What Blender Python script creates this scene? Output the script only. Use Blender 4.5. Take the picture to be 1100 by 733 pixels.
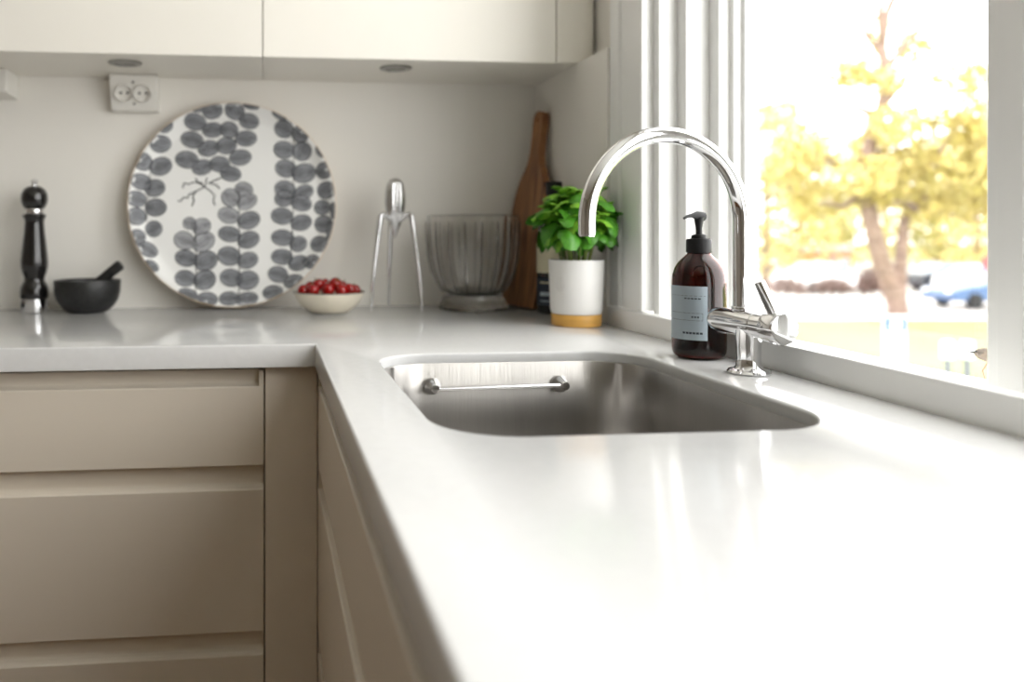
import bpy, bmesh, math, random
from mathutils import Vector, Matrix, noise

for o in list(bpy.data.objects):
    bpy.data.objects.remove(o)
scene = bpy.context.scene
COL = scene.collection
PI = math.pi
CT = 0.90            # height of the worktop above the floor

# ------------------------------------------------------------------ camera, sky, light, exposure
cam_d = bpy.data.cameras.new('camera')
cam = bpy.data.objects.new('camera', cam_d)
COL.objects.link(cam)
cam.location = (-0.6439, -1.8722, CT + 0.1776)
cam.rotation_euler = (PI / 2, 0, -0.1004)
cam_d.sensor_width = 36
cam_d.lens = 28.17
cam_d.shift_x = 0.1608
cam_d.shift_y = -0.1084
cam_d.clip_start = 0.02
cam_d.clip_end = 400
cam_d.dof.use_dof = True
cam_d.dof.focus_distance = 1.02
cam_d.dof.aperture_fstop = 2.6
scene.camera = cam

SKY = 4.6
world = bpy.data.worlds.new('overcast_sky')
scene.world = world
world.use_nodes = True
wnt = world.node_tree
wnt.nodes.clear()
wo = wnt.nodes.new('ShaderNodeOutputWorld')
wb = wnt.nodes.new('ShaderNodeBackground')
wb.inputs['Color'].default_value = (0.995, 0.992, 0.99, 1)
wb.inputs['Strength'].default_value = SKY
wnt.links.new(wb.outputs[0], wo.inputs[0])

def portal(name, loc, rot, sx, sy):
    # sampling guide for the daylight that comes through an opening (emits nothing itself)
    l = bpy.data.lights.new(name, 'AREA')
    l.shape = 'RECTANGLE'
    l.size = sx
    l.size_y = sy
    l.cycles.is_portal = True
    o = bpy.data.objects.new(name, l)
    COL.objects.link(o)
    o.location = loc
    o.rotation_euler = rot
portal('window_daylight', (0.30, -2.03, CT + 0.735), (0, PI / 2, 0), 1.60, 3.06)

vs = scene.view_settings
vs.view_transform = 'Standard'
vs.look = 'None'
vs.gamma = 1
vs.use_curve_mapping = False
vs.exposure = 0.58
scene.cycles.sample_clamp_indirect = 12
scene.cycles.caustics_refractive = True
scene.cycles.caustics_reflective = False

# ------------------------------------------------------------------ helpers
def srgb(r, g, b):
    def f(c):
        c /= 255
        return c / 12.92 if c <= 0.04045 else ((c + 0.055) / 1.055) ** 2.4
    return (f(r), f(g), f(b), 1)

MATS = {}
def mat(name, col, rough=0.5, metal=0.0, var=0.04, scale=8, bump=0.0, bscale=60, stretch=None,
        trans=0.0, ior=1.45, coat=0.0, spec=0.5, col2=None, sss=0.0):
    m = bpy.data.materials.new(name)
    m.use_nodes = True
    nt = m.node_tree
    b = nt.nodes['Principled BSDF']
    b.inputs['Roughness'].default_value = rough
    b.inputs['Metallic'].default_value = metal
    b.inputs['Transmission Weight'].default_value = trans
    b.inputs['IOR'].default_value = ior
    b.inputs['Coat Weight'].default_value = coat
    b.inputs['Coat Roughness'].default_value = 0.06
    b.inputs['Specular IOR Level'].default_value = spec
    tc = nt.nodes.new('ShaderNodeTexCoord')
    mp = nt.nodes.new('ShaderNodeMapping')
    nt.links.new(tc.outputs['Object'], mp.inputs[0])
    if stretch:
        mp.inputs['Scale'].default_value = stretch
    nz = nt.nodes.new('ShaderNodeTexNoise')
    nz.inputs['Scale'].default_value = scale
    nz.inputs['Detail'].default_value = 4
    nt.links.new(mp.outputs[0], nz.inputs['Vector'])
    rp = nt.nodes.new('ShaderNodeValToRGB')
    c2 = col2 or tuple(max(0, c * (1 - var)) for c in col[:3]) + (1,)
    c1 = col if col2 else tuple(min(1, c * (1 + var)) for c in col[:3]) + (1,)
    rp.color_ramp.elements[0].color = c2
    rp.color_ramp.elements[1].color = c1
    rp.color_ramp.elements[0].position = 0.35
    rp.color_ramp.elements[1].position = 0.65
    nt.links.new(nz.outputs['Fac'], rp.inputs[0])
    nt.links.new(rp.outputs[0], b.inputs['Base Color'])
    if bump:
        n2 = nt.nodes.new('ShaderNodeTexNoise')
        n2.inputs['Scale'].default_value = bscale
        n2.inputs['Detail'].default_value = 3
        nt.links.new(mp.outputs[0], n2.inputs['Vector'])
        bp = nt.nodes.new('ShaderNodeBump')
        bp.inputs['Strength'].default_value = bump
        bp.inputs['Distance'].default_value = 0.002
        nt.links.new(n2.outputs['Fac'], bp.inputs['Height'])
        nt.links.new(bp.outputs[0], b.inputs['Normal'])
    MATS[name] = m
    return m

def pane_mat():
    m = bpy.data.materials.new('window_glass')
    m.use_nodes = True
    nt = m.node_tree
    nt.nodes.clear()
    out = nt.nodes.new('ShaderNodeOutputMaterial')
    mx = nt.nodes.new('ShaderNodeMixShader')
    tr = nt.nodes.new('ShaderNodeBsdfTransparent')
    gl = nt.nodes.new('ShaderNodeBsdfGlossy')
    lw = nt.nodes.new('ShaderNodeLayerWeight')
    lw.inputs['Blend'].default_value = 0.5
    pw = nt.nodes.new('ShaderNodeMath'); pw.operation = 'POWER'; pw.inputs[1].default_value = 5
    fr = nt.nodes.new('ShaderNodeMath'); fr.operation = 'MULTIPLY_ADD'
    fr.inputs[1].default_value = 0.6; fr.inputs[2].default_value = 0.03
    nt.links.new(lw.outputs['Facing'], pw.inputs[0])
    nt.links.new(pw.outputs[0], fr.inputs[0])
    tr.inputs[0].default_value = (0.975, 0.975, 0.97, 1)
    gl.inputs['Roughness'].default_value = 0.01
    nt.links.new(fr.outputs[0], mx.inputs[0])
    nt.links.new(tr.outputs[0], mx.inputs[1])
    nt.links.new(gl.outputs[0], mx.inputs[2])
    nt.links.new(mx.outputs[0], out.inputs[0])
    MATS['window_glass'] = m
    return m
pane_mat()

mat('wall_paint', (0.84, 0.815, 0.76, 1), 0.55, var=0.015, scale=3, bump=0.05, bscale=200)
mat('room_paint', (0.36, 0.32, 0.27, 1), 0.6, var=0.02, scale=3)  # unseen walls, darkened for dark reflections in chrome and less bounced light
mat('ceiling_paint', (0.82, 0.81, 0.78, 1), 0.7, var=0.01, scale=3)
mat('oak_floor', srgb(132, 92, 58), 0.4, var=0.25, scale=5, stretch=(1, 9, 1))
mat('cream_lacquer', (0.83, 0.80, 0.73, 1), 0.38, var=0.01, scale=4)
mat('beige_lacquer', (0.77, 0.70, 0.595, 1), 0.42, var=0.012, scale=4)
mat('cabinet_carcass', (0.66, 0.60, 0.51, 1), 0.5, var=0.01, scale=4)
mat('white_stone', (0.69, 0.69, 0.685, 1), 0.11, var=0.015, scale=90, spec=0.30)
mat('white_paint', (0.87, 0.87, 0.855, 1), 0.32, var=0.01, scale=5)
mat('brushed_steel', (0.40, 0.385, 0.365, 1), 0.33, 1.0, var=0.10, scale=14, bump=0.12, bscale=260, stretch=(1, 1, 0.06))
mat('chrome', (0.80, 0.80, 0.81, 1), 0.05, 1.0, var=0.01, scale=10)
mat('satin_aluminium', (0.74, 0.74, 0.75, 1), 0.16, 1.0, var=0.03, scale=30)
mat('dark_steel', (0.30, 0.29, 0.27, 1), 0.3, 1.0, var=0.05, scale=40)
mat('black_lacquer', (0.012, 0.011, 0.011, 1), 0.14, var=0.1, scale=10, coat=0.5)
mat('black_stone', (0.018, 0.018, 0.018, 1), 0.42, var=0.25, scale=120, bump=0.25, bscale=300)
mat('black_plastic', (0.010, 0.010, 0.011, 1), 0.42, var=0.1, scale=40, spec=0.3)
mat('tray_white', (0.84, 0.84, 0.82, 1), 0.3, var=0.015, scale=6)
mat('tray_wood', srgb(214, 190, 160), 0.4, var=0.12, scale=30)
mat('leaf_print', srgb(134, 136, 140), 0.38, var=0.16, scale=55, spec=0.3, stretch=(1, 1, 1))
mat('leaf_print_pale', srgb(166, 167, 170), 0.38, var=0.14, scale=55, spec=0.3)
mat('print_line', srgb(56, 57, 62), 0.4, var=0.05, scale=50, spec=0.3)
mat('cream_ceramic', srgb(226, 218, 200), 0.3, var=0.03, scale=30, coat=0.2)
mat('rim_brown', srgb(92, 84, 70), 0.35, var=0.1, scale=50)
mat('tomato_skin', srgb(150, 8, 10), 0.14, var=0.22, scale=40, coat=0.4)
mat('tomato_green', srgb(66, 92, 30), 0.5, var=0.2, scale=80)
mat('smoked_glass', (0.965, 0.96, 0.95, 1), 0.02, trans=1.0, ior=1.45, var=0.01)
mat('glass_refraction_dark', (0.50, 0.48, 0.46, 1), 0.02, trans=1.0, ior=1.45, var=0.01)  # rib tint darkened to draw the dark lines that refraction makes
mat('amber_glass', (0.11, 0.012, 0.005, 1), 0.03, trans=1.0, ior=1.45, var=0.02)
mat('amber_liquid', (0.035, 0.007, 0.004, 1), 0.15, var=0.1, scale=10)
mat('label_blue', srgb(186, 200, 210), 0.45, var=0.015, scale=20)
mat('label_ink', srgb(58, 66, 78), 0.5, var=0.05, scale=60)
mat('dark_bottle', (0.010, 0.012, 0.011, 1), 0.08, var=0.1, scale=10, coat=0.4)
mat('label_cream', srgb(214, 208, 180), 0.55, var=0.03, scale=40)
mat('label_navy', srgb(36, 46, 62), 0.5, var=0.08, scale=40)
mat('acacia_wood', srgb(172, 122, 78), 0.42, scale=7, stretch=(1, 14, 1.2), col2=srgb(104, 64, 38))
mat('white_ceramic', (0.80, 0.79, 0.77, 1), 0.42, var=0.015, scale=12)
mat('ceramic_mark', (0.70, 0.69, 0.67, 1), 0.45, var=0.02, scale=12)
mat('bamboo_gold', srgb(214, 164, 84), 0.4, var=0.12, scale=14, stretch=(1, 1, 8))
mat('soil', srgb(48, 36, 27), 0.9, var=0.4, scale=90, bump=0.6, bscale=150)
mat('basil_leaf', srgb(84, 148, 40), 0.36, scale=22, col2=srgb(52, 112, 28))
mat('basil_leaf_light', srgb(136, 186, 62), 0.36, scale=22, col2=srgb(98, 158, 42))
mat('basil_stem', srgb(122, 140, 70), 0.5, var=0.15, scale=40)
mat('socket_plastic', (0.78, 0.76, 0.71, 1), 0.35, var=0.01, scale=12)
mat('socket_hole', (0.10, 0.095, 0.085, 1), 0.6, var=0.05)
mat('lamp_glass', (0.30, 0.29, 0.27, 1), 0.25, var=0.1, scale=60)
mat('bird_body', srgb(124, 108, 92), 0.7, var=0.35, scale=260)
mat('bird_leg', srgb(178, 128, 104), 0.6, var=0.1, scale=80)
# outdoors
mat('lawn', srgb(128, 136, 80), 0.9, var=0.14, scale=0.5)
mat('asphalt', srgb(176, 172, 168), 0.9, var=0.06, scale=0.4)
mat('bark', srgb(128, 108, 98), 0.9, var=0.25, scale=6, bump=0.5, bscale=10)
mat('leaf_yellow', srgb(196, 184, 124), 0.6, scale=1.2, col2=srgb(186, 168, 98))
mat('leaf_yellow_green', srgb(186, 178, 112), 0.6, scale=1.2, col2=srgb(160, 158, 92))
mat('leaf_orange', srgb(196, 166, 110), 0.6, scale=1.2, col2=srgb(176, 148, 94))
mat('twig', srgb(132, 112, 106), 0.9, var=0.2, scale=6)
mat('car_blue', srgb(72, 98, 138), 0.3, var=0.05, coat=0.5)
mat('car_dark', srgb(48, 52, 62), 0.3, var=0.05, coat=0.5)
mat('car_white', srgb(226, 226, 226), 0.3, var=0.03, coat=0.5)
mat('car_glass', srgb(120, 132, 142), 0.08, var=0.05)
mat('tyre', (0.02, 0.02, 0.02, 1), 0.8, var=0.1)
mat('house_orange', srgb(206, 128, 84), 0.8, var=0.06, scale=1)
mat('house_roof', srgb(150, 128, 118), 0.8, var=0.1, scale=2)
mat('sign_white', srgb(232, 236, 242), 0.5, var=0.02)
mat('sign_blue', srgb(70, 96, 190), 0.5, var=0.04)
mat('sign_red', srgb(206, 70, 72), 0.5, var=0.04)
mat('post_grey', srgb(96, 100, 108), 0.5, var=0.06)

def add_obj(name, bm, m, parent=None, smooth=True, bevel=0, loc=None):
    bm.normal_update()
    me = bpy.data.meshes.new(name)
    bm.to_mesh(me)
    bm.free()
    o = bpy.data.objects.new(name, me)
    COL.objects.link(o)
    if m:
        me.materials.append(MATS[m])
    if smooth:
        for p in me.polygons:
            p.use_smooth = True
        try:
            me.set_sharp_from_angle(angle=math.radians(35))
        except Exception:
            pass
    if bevel:
        b = o.modifiers.new('bevel', 'BEVEL')
        b.width = bevel
        b.segments = 3
        b.limit_method = 'ANGLE'
        b.angle_limit = math.radians(40)
    if parent:
        o.parent = parent
    if loc is not None:
        o.location = loc
    return o

def tag(o, label, cat, group=None, kind=None):
    o['label'] = label
    if cat:
        o['category'] = cat
    if group:
        o['group'] = group
    if kind:
        o['kind'] = kind
    return o

def thing(name, loc, label, cat, group=None, rz=0):
    o = bpy.data.objects.new(name, None)
    o.empty_display_size = 0.05
    COL.objects.link(o)
    o.location = loc
    o.rotation_euler = (0, 0, rz)
    return tag(o, label, cat, group)

def struct(name, label, loc=(0, 0, 0)):
    o = bpy.data.objects.new(name, None)
    COL.objects.link(o)
    o.location = loc
    o['kind'] = 'structure'
    o['label'] = label
    return o

def bx(bm, x0, x1, y0, y1, z0, z1):
    vs_ = [bm.verts.new((x, y, z)) for z in (z0, z1) for y in (y0, y1) for x in (x0, x1)]
    for f in ((0, 2, 3, 1), (4, 5, 7, 6), (0, 1, 5, 4), (2, 6, 7, 3), (0, 4, 6, 2), (1, 3, 7, 5)):
        bm.faces.new([vs_[i] for i in f])
    return bm

def box(*a):
    return bx(bmesh.new(), *a)

def lathe(bm, prof, seg=40, cx=0, cy=0, rfun=None):
    rings = []
    for (r, z) in prof:
        if r < 1e-5:
            rings.append([bm.verts.new((cx, cy, z))])
        else:
            ring = []
            for i in range(seg):
                a = 2 * PI * i / seg
                rr = rfun(r, z, a) if rfun else r
                ring.append(bm.verts.new((cx + rr * math.cos(a), cy + rr * math.sin(a), z)))
            rings.append(ring)
    for A, B in zip(rings, rings[1:]):
        if len(A) == 1 and len(B) == 1:
            continue
        for i in range(seg):
            j = (i + 1) % seg
            if len(A) == 1:
                bm.faces.new((A[0], B[j], B[i]))
            elif len(B) == 1:
                bm.faces.new((A[i], A[j], B[0]))
            else:
                bm.faces.new((A[i], A[j], B[j], B[i]))
    bmesh.ops.recalc_face_normals(bm, faces=bm.faces[:])
    return bm

def tube(bm, pts, rad, seg=12, cap=True):
    pts = [Vector(p) for p in pts]
    n = len(pts)
    rads = rad if isinstance(rad, (list, tuple)) else [rad] * n
    rings = []
    ref = None
    for i, p in enumerate(pts):
        t = (pts[min(i + 1, n - 1)] - pts[max(i - 1, 0)]).normalized()
        if ref is None:
            ref = t.orthogonal().normalized()
        ref = (ref - t * ref.dot(t)).normalized()
        b = t.cross(ref)
        rings.append([bm.verts.new(p + (ref * math.cos(2 * PI * k / seg) + b * math.sin(2 * PI * k / seg)) * rads[i])
                      for k in range(seg)])
    for A, B in zip(rings, rings[1:]):
        for i in range(seg):
            j = (i + 1) % seg
            bm.faces.new((A[i], A[j], B[j], B[i]))
    if cap:
        bm.faces.new(list(reversed(rings[0])))
        bm.faces.new(rings[-1])
    return bm

def prism_z(bm, pts, z0, z1):
    a = [bm.verts.new((x, y, z0)) for x, y in pts]
    b = [bm.verts.new((x, y, z1)) for x, y in pts]
    n = len(pts)
    for i in range(n):
        j = (i + 1) % n
        bm.faces.new((a[i], a[j], b[j], b[i]))
    bm.faces.new(list(reversed(a)))
    bm.faces.new(b)
    bmesh.ops.recalc_face_normals(bm, faces=bm.faces[:])
    return bm

def sweep(bm, prof, p0, p1, out, up=(0, 0, 1)):
    """extrude a (d, z) profile from p0 to p1; d runs along `out`"""
    out = Vector(out); up = Vector(up)
    A = [bm.verts.new(Vector(p0) + out * d + up * z) for d, z in prof]
    B = [bm.verts.new(Vector(p1) + out * d + up * z) for d, z in prof]
    n = len(prof)
    for i in range(n):
        j = (i + 1) % n
        bm.faces.new((A[i], A[j], B[j], B[i]))
    bm.faces.new(list(reversed(A)))
    bm.faces.new(B)
    bmesh.ops.recalc_face_normals(bm, faces=bm.faces[:])
    return bm

def rrect(x0, x1, y0, y1, r, seg=8):
    pts = []
    for cx, cy, a0 in ((x1 - r, y1 - r, 0), (x0 + r, y1 - r, PI / 2), (x0 + r, y0 + r, PI), (x1 - r, y0 + r, 1.5 * PI)):
        for i in range(seg + 1):
            a = a0 + PI / 2 * i / seg
            pts.append((cx + r * math.cos(a), cy + r * math.sin(a)))
    return pts

def dup_tree(root, loc, rz=None):
    c = root.copy()
    COL.objects.link(c)
    c.location = loc
    if rz is not None:
        c.rotation_euler = (0, 0, rz)
    for ch in list(root.children):
        d = ch.copy()
        COL.objects.link(d)
        d.parent = c
        for g in list(ch.children):
            e = g.copy()
            COL.objects.link(e)
            e.parent = d
    return c

# ------------------------------------------------------------------ the room
RX, RY = -3.6, -4.5       # far left wall, wall behind the camera
CEIL = 2.55
WX = 0.045                # room side of the window wall
WO = 0.18                 # outer face of the window wall
WY0, WY1 = -0.536, -3.52  # window opening, lengthened behind the camera to let in more daylight
WZ0, WZ1 = CT - 0.03, CT + 1.50

o = add_obj('floor', box(RX - 0.2, WO, RY - 0.2, 0.2, -0.1, 0), 'oak_floor'); o['kind'] = 'structure'; o['label'] = 'warm brown oak floor'
o = add_obj('ceiling', box(RX - 0.2, WO, RY - 0.2, 0.2, CEIL, CEIL + 0.1), 'ceiling_paint'); o['kind'] = 'structure'; o['label'] = 'white ceiling'
o = add_obj('wall_back', box(RX - 0.2, WO, 0, 0.2, 0, CEIL), 'wall_paint'); o['kind'] = 'structure'; o['label'] = 'off-white painted wall behind the worktop'
o = add_obj('wall_left', box(RX - 0.2, RX, RY, 0, 0, CEIL), 'room_paint'); o['kind'] = 'structure'; o['label'] = 'taupe wall on the far left side'
bm = bmesh.new()
bx(bm, WX, WO, -0.40, 0, 0, CEIL)
bx(bm, WX, WO, RY, -3.66, 0, CEIL)
bx(bm, WX, WO, -3.66, -0.40, 0, WZ0)
bx(bm, WX, WO, -3.66, -0.40, WZ1, CEIL)
wr = add_obj('wall_right', bm, 'wall_paint'); wr['kind'] = 'structure'; wr['label'] = 'painted wall with the window'
pn = add_obj('splash_panel', box(0.0, WX, -0.405, 0, CT, CT + 0.5252), 'wall_paint', wr)
bm = box(RX - 0.2, WO, RY - 0.2, RY, 0, CEIL)
o = add_obj('wall_rear', bm, 'room_paint'); o['kind'] = 'structure'; o['label'] = 'wall behind the viewer'

# --- window
win = struct('window_1', 'white painted window with stepped mouldings above the worktop')
stair = [(0.006, -0.41), (0.006, -0.536), (0.027, -0.536), (0.027, -0.556), (0.0606, -0.556), (0.0606, -0.5838),
         (0.1019, -0.5838), (0.1019, -0.6118), (0.1215, -0.6118), (0.1215, -0.6225), (0.1361, -0.6225),
         (0.1361, -0.6303), (0.160, -0.6303), (0.160, -0.41)]
# casing on the wall: three flat strips with shallow grooves
bm = bmesh.new()
prism_z(bm, [(0.005, -0.4085), (0.005, -0.444), (0.010, -0.448), (0.010, -0.464), (0.004, -0.468), (0.004, -0.532), (0.006, -0.536), (WX, -0.536), (WX, -0.4085)], CT + 0.036, WZ1)
add_obj('casing', bm, 'white_paint', win, smooth=False)
bm = prism_z(bmesh.new(), [(0.007, -0.5362), (0.027, -0.5362), (0.027, -0.556), (0.0560, -0.556), (0.0560, -0.5545), (0.0606, -0.5545),
                           (0.0606, -0.5838), (0.1019, -0.5838), (0.1019, -0.5362 + 0.02), (0.046, -0.5362 + 0.02), (0.046, -0.5362)][1:], WZ0, WZ1)
add_obj('jamb', bm, 'white_paint', win, smooth=False, bevel=0.002)
bm = prism_z(bmesh.new(), [(-y_ * 0 + x_, -4.056 - y_) for x_, y_ in [(0.027, -0.5362), (0.027, -0.556), (0.0606, -0.556), (0.0606, -0.5838), (0.1019, -0.5838), (0.1019, -0.516), (0.046, -0.516), (0.046, -0.5362)]], WZ0, WZ1)
add_obj('jamb', bm, 'white_paint', win, smooth=False, bevel=0.002)
bm = box(0.005, WX, -3.65, -3.52, CT + 0.036, WZ1)
add_obj('casing', bm, 'white_paint', win, smooth=False, bevel=0.003)
# sash frames: casements separated by mullions, the last two added unseen for daylight
def sash(ya, yb):
    # ya > yb ; frame between them with moulded inner edge
    w = 0.0185
    bm = bmesh.new()
    for (y0, y1) in ((ya, ya - w), (yb + w, yb)):
        s = -1 if y0 == ya else 1
        o_ = y0 if s < 0 else y1
        prof = [(0.1019, 0), (0.1215, 0), (0.1215, 0.0107), (0.1361, 0.0107), (0.1361, w), (0.160, w), (0.160, -0.03), (0.1019, -0.03)]
        prism_z(bm, [(x_, o_ + s * d) for x_, d in prof], WZ0 + 0.002, WZ1 - 0.002)
    bx(bm, 0.1361, 0.160, yb, ya, WZ0 + 0.002, WZ0 + 0.040)
    bx(bm, 0.1361, 0.160, yb, ya, WZ1 - 0.06, WZ1 - 0.002)
    f = add_obj('sash_frame', bm, 'white_paint', win, smooth=False, bevel=0.0015)
    add_obj('pane', box(0.1455, 0.1485, yb + 0.012, ya - 0.012, WZ0 + 0.03, WZ1 - 0.05), 'window_glass', f, smooth=False)
sash(-0.6118, -1.1195)
sash(-1.235, -2.045)
sash(-2.160, -2.740)
sash(-2.855, -3.4447)
for my in (0.0, -0.925, -1.62):
    bm = prism_z(bmesh.new(), [(0.104, -1.108 + my), (0.108, -1.1035 + my), (0.170, -1.1035 + my), (0.170, -1.250 + my), (0.108, -1.250 + my), (0.104, -1.2455 + my)], WZ0, WZ1)
    add_obj('mullion', bm, 'white_paint', win, smooth=False)
bm = box(0.046, 0.17, -3.50, -0.545, WZ1 - 0.004, WZ1 + 0.05)
add_obj('head', bm, 'white_paint', win, smooth=False)
bm = box(0.0205, 0.225, -3.518, -0.538, CT - 0.045, CT - 0.006)
add_obj('sill', bm, 'white_paint', win, smooth=False, bevel=0.003)
# upstand between worktop and window
bm = box(-0.0005, 0.0203, -3.64, -0.4065, CT - 0.06, CT + 0.034)
tr = add_obj('trim_1', bm, 'white_paint', None, smooth=False, bevel=0.002); tr['kind'] = 'structure'; tr['label'] = 'low white upstand board along the foot of the window'

# ------------------------------------------------------------------ worktop with sink cut-out
W, D = 0.5684, 0.62
SX0, SX1, SY0, SY1, SR = -0.492, -0.115, -1.200, -0.737, 0.075
TH = 0.036
bm = bmesh.new()
def outline(k):      # k = how far the outline lies inside the finished edge
    return [(-2.3 + k, -0.001 - k), (-0.001 - k, -0.001 - k), (-0.001 - k, -2.6 + k), (-W + k, -2.6 + k), (-W + k, -D + k), (-2.3 + k, -D + k)]
def cutout(k):
    return rrect(SX0 - k, SX1 + k, SY0 - k, SY1 + k, SR + k, 12)
def loop(pts, z):
    v = [bm.verts.new((x, y, z)) for x, y in pts]
    e = [bm.edges.new((v[i], v[(i + 1) % len(v)])) for i in range(len(v))]
    return v, e
def ring_down(v, pts, z):
    n = [bm.verts.new((x, y, z)) for x, y in pts]
    for i in range(len(v)):
        j = (i + 1) % len(v)
        bm.faces.new((v[i], v[j], n[j], n[i]))
    return n
EDGE = [(0.0035, 0.0), (0.0018, -0.0005), (0.0005, -0.0018), (0.0, -0.0035)]
vo, eo = loop(outline(0.0035), CT)
vh, eh = loop(cutout(0.0035), CT)
bmesh.ops.triangle_fill(bm, use_beauty=True, edges=eo + eh, normal=(0, 0, 1))
for k, z in EDGE[1:]:
    vo = ring_down(vo, outline(k), CT + z)
    vh = ring_down(vh, cutout(k), CT + z)
vo = ring_down(vo, outline(0.0), CT - TH)
vh = ring_down(vh, cutout(0.0), CT - 0.014)
bmesh.ops.recalc_face_normals(bm, faces=bm.faces[:])
wt = add_obj('worktop', bm, 'white_stone', None, smooth=True)
tag(wt, 'glossy white stone worktop running round the corner under the window', 'worktop')

# --- sink
sk = thing('kitchen_sink', (0, 0, 0), 'brushed steel sink bowl set under the white worktop', 'sink')
bm = bmesh.new()
rings = []
def skring(grow, r, z):
    rings.append([bm.verts.new((x, y, CT + z)) for x, y in rrect(SX0 - grow, SX1 + grow, SY0 - grow, SY1 + grow, r, 12)])
skring(0.022, SR + 0.02, -0.0143)
skring(0.0003, SR, -0.0143)
skring(-0.0006, SR, -0.016)
skring(-0.002, SR, -0.10)
skring(-0.004, SR, -0.158)
skring(-0.010, SR - 0.005, -0.172)
skring(-0.024, SR - 0.015, -0.180)
skring(-0.12, 0.03, -0.184)
for A, B in zip(rings, rings[1:]):
    for i in range(len(A)):
        j = (i + 1) % len(A)
        bm.faces.new((A[i], B[i], B[j], A[j]))
bm.faces.new(rings[-1])
bmesh.ops.recalc_face_normals(bm, faces=bm.faces[:])
bowl = add_obj('bowl', bm, 'brushed_steel', sk)
sm = bowl.modifiers.new('solid', 'SOLIDIFY'); sm.thickness = 0.001; sm.offset = -1
bm = bmesh.new()
lathe(bm, [(0.0, 0.001), (0.018, 0.001), (0.020, 0.003), (0.030, 0.003), (0.042, 0.004), (0.044, 0.001), (0.044, 0.0)], 32)
add_obj('drain', bm, 'chrome', sk, loc=(-0.30, -0.97, CT - 0.1845))
# bar inside the bowl, far side
bar = thing('cloth_bar', (0, 0, 0), 'slim metal cloth bar on two round holders inside the sink', 'towel bar')
for x in (-0.408, -0.219):
    bm = lathe(bmesh.new(), [(0, 0.0), (0.0115, 0.0), (0.0125, 0.003), (0.0115, 0.008), (0.009, 0.012), (0.0075, 0.020), (0.006, 0.024), (0, 0.025)], 24)
    bm.transform(Matrix.Translation((x, -0.7415, CT - 0.0455)) @ Matrix.Rotation(PI / 2, 4, 'X'))
    add_obj('holder', bm, 'chrome', bar)
add_obj('rod', tube(bmesh.new(), [(-0.405, -0.760, CT - 0.0470), (-0.222, -0.760, CT - 0.0450)], 0.0032), 'satin_aluminium', bar)

# ------------------------------------------------------------------ base cabinets (handle-less drawers)
Z_TOP = CT - TH - 0.002
drawer_z = [(CT - 0.194, CT - 0.069, CT - 0.044), (CT - 0.456, CT - 0.231, CT - 0.197), (0.105, CT - 0.492, CT - 0.459)]
def drawer_prof(zb, zt, ztop):
    return [(-0.022, zb), (0.0, zb), (0.0, zt - 0.002), (-0.001, zt), (-0.010, zt + 0.0015), (-0.0145, zt + 0.004), (-0.0155, zt + 0.008), (-0.0155, ztop), (-0.022, ztop)]

def base_unit(label, p0, p1, out, depth, group, first_end=None, sink=False):
    """p0 -> p1 along the front line, out = direction to the room"""
    t = thing('base_cabinet', (p0[0], p0[1], 0), label, 'cabinet', group)
    P0 = Vector((0, 0, 0)); P1 = Vector((p1[0] - p0[0], p1[1] - p0[1], 0))
    al = P1.normalized(); ot = Vector(out); L = P1.length
    def pbox(a0, a1, d0, d1, z0, z1):
        c = [al * a + ot * d for a in (a0, a1) for d in (d0, d1)]
        xs = [v.x for v in c]; ys = [v.y for v in c]
        return min(xs), max(xs), min(ys), max(ys), z0, z1
    bm = bmesh.new()
    bx(bm, *pbox(0.0005, 0.0165, -depth, -0.024, 0.10, Z_TOP))
    bx(bm, *pbox(L - 0.0165, L - 0.0005, -depth, -0.024, 0.10, Z_TOP))
    bx(bm, *pbox(0.0165, L - 0.0165, -depth, -0.024, 0.10, 0.118))
    bx(bm, *pbox(0.0165, L - 0.0165, -depth, -depth + 0.01, 0.118, Z_TOP - (0.25 if sink else 0)))
    bx(bm, *pbox(0.0165, L - 0.0165, -0.040, -0.024, Z_TOP - 0.05, Z_TOP))
    add_obj('carcass', bm, 'cabinet_carcass', t, smooth=False)
    add_obj('plinth', box(*pbox(0.0005, L - 0.0005, -0.07, -0.055, 0.0, 0.10)), 'cabinet_carcass', t, smooth=False)
    for k, (zb, zt, ztop) in enumerate(drawer_z):
        bm = bmesh.new()
        sweep(bm, drawer_prof(zb, zt, ztop), al * 0.0015, al * (L - 0.0015), ot)
        for e_ in (0, 1):
            if (k == 0 or first_end == 'all') and (e_ == 0 or first_end != 'start'):
                a = 0.0015 if e_ == 0 else L - 0.0095
                bx(bm, *pbox(a, a + 0.008, -0.016, -0.0008, zt - 0.001, ztop))
        add_obj('drawer_front', bm, 'beige_lacquer', t, smooth=False, bevel=0.0012)
    return t
base_unit('beige handle-less drawer cabinet below the pepper mill and round tray', (-0.647, -0.600), (-1.447, -0.600), (0, -1, 0), 0.58, 'base cabinets')
base_unit('beige drawer cabinet at the left end of the back run', (-1.4475, -0.600), (-2.2475, -0.600), (0, -1, 0), 0.58, 'base cabinets')
base_unit('beige drawer cabinet under the sink', (-0.563, -0.6003), (-0.563, -1.70), (-1, 0, 0), 0.54, 'base cabinets', 'all', True)
base_unit('beige drawer cabinet nearest the viewer under the worktop', (-0.563, -1.7005), (-0.563, -2.58), (-1, 0, 0), 0.54, 'base cabinets', None, True)
bm = box(-0.6462, -0.5635, -0.600, -0.578, 0.0, Z_TOP)
fl = add_obj('corner_filler', bm, 'beige_lacquer', None, smooth=False, bevel=0.001)
tag(fl, 'tall plain beige filler panel in the inner corner of the base cabinets', 'panel')

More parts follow.
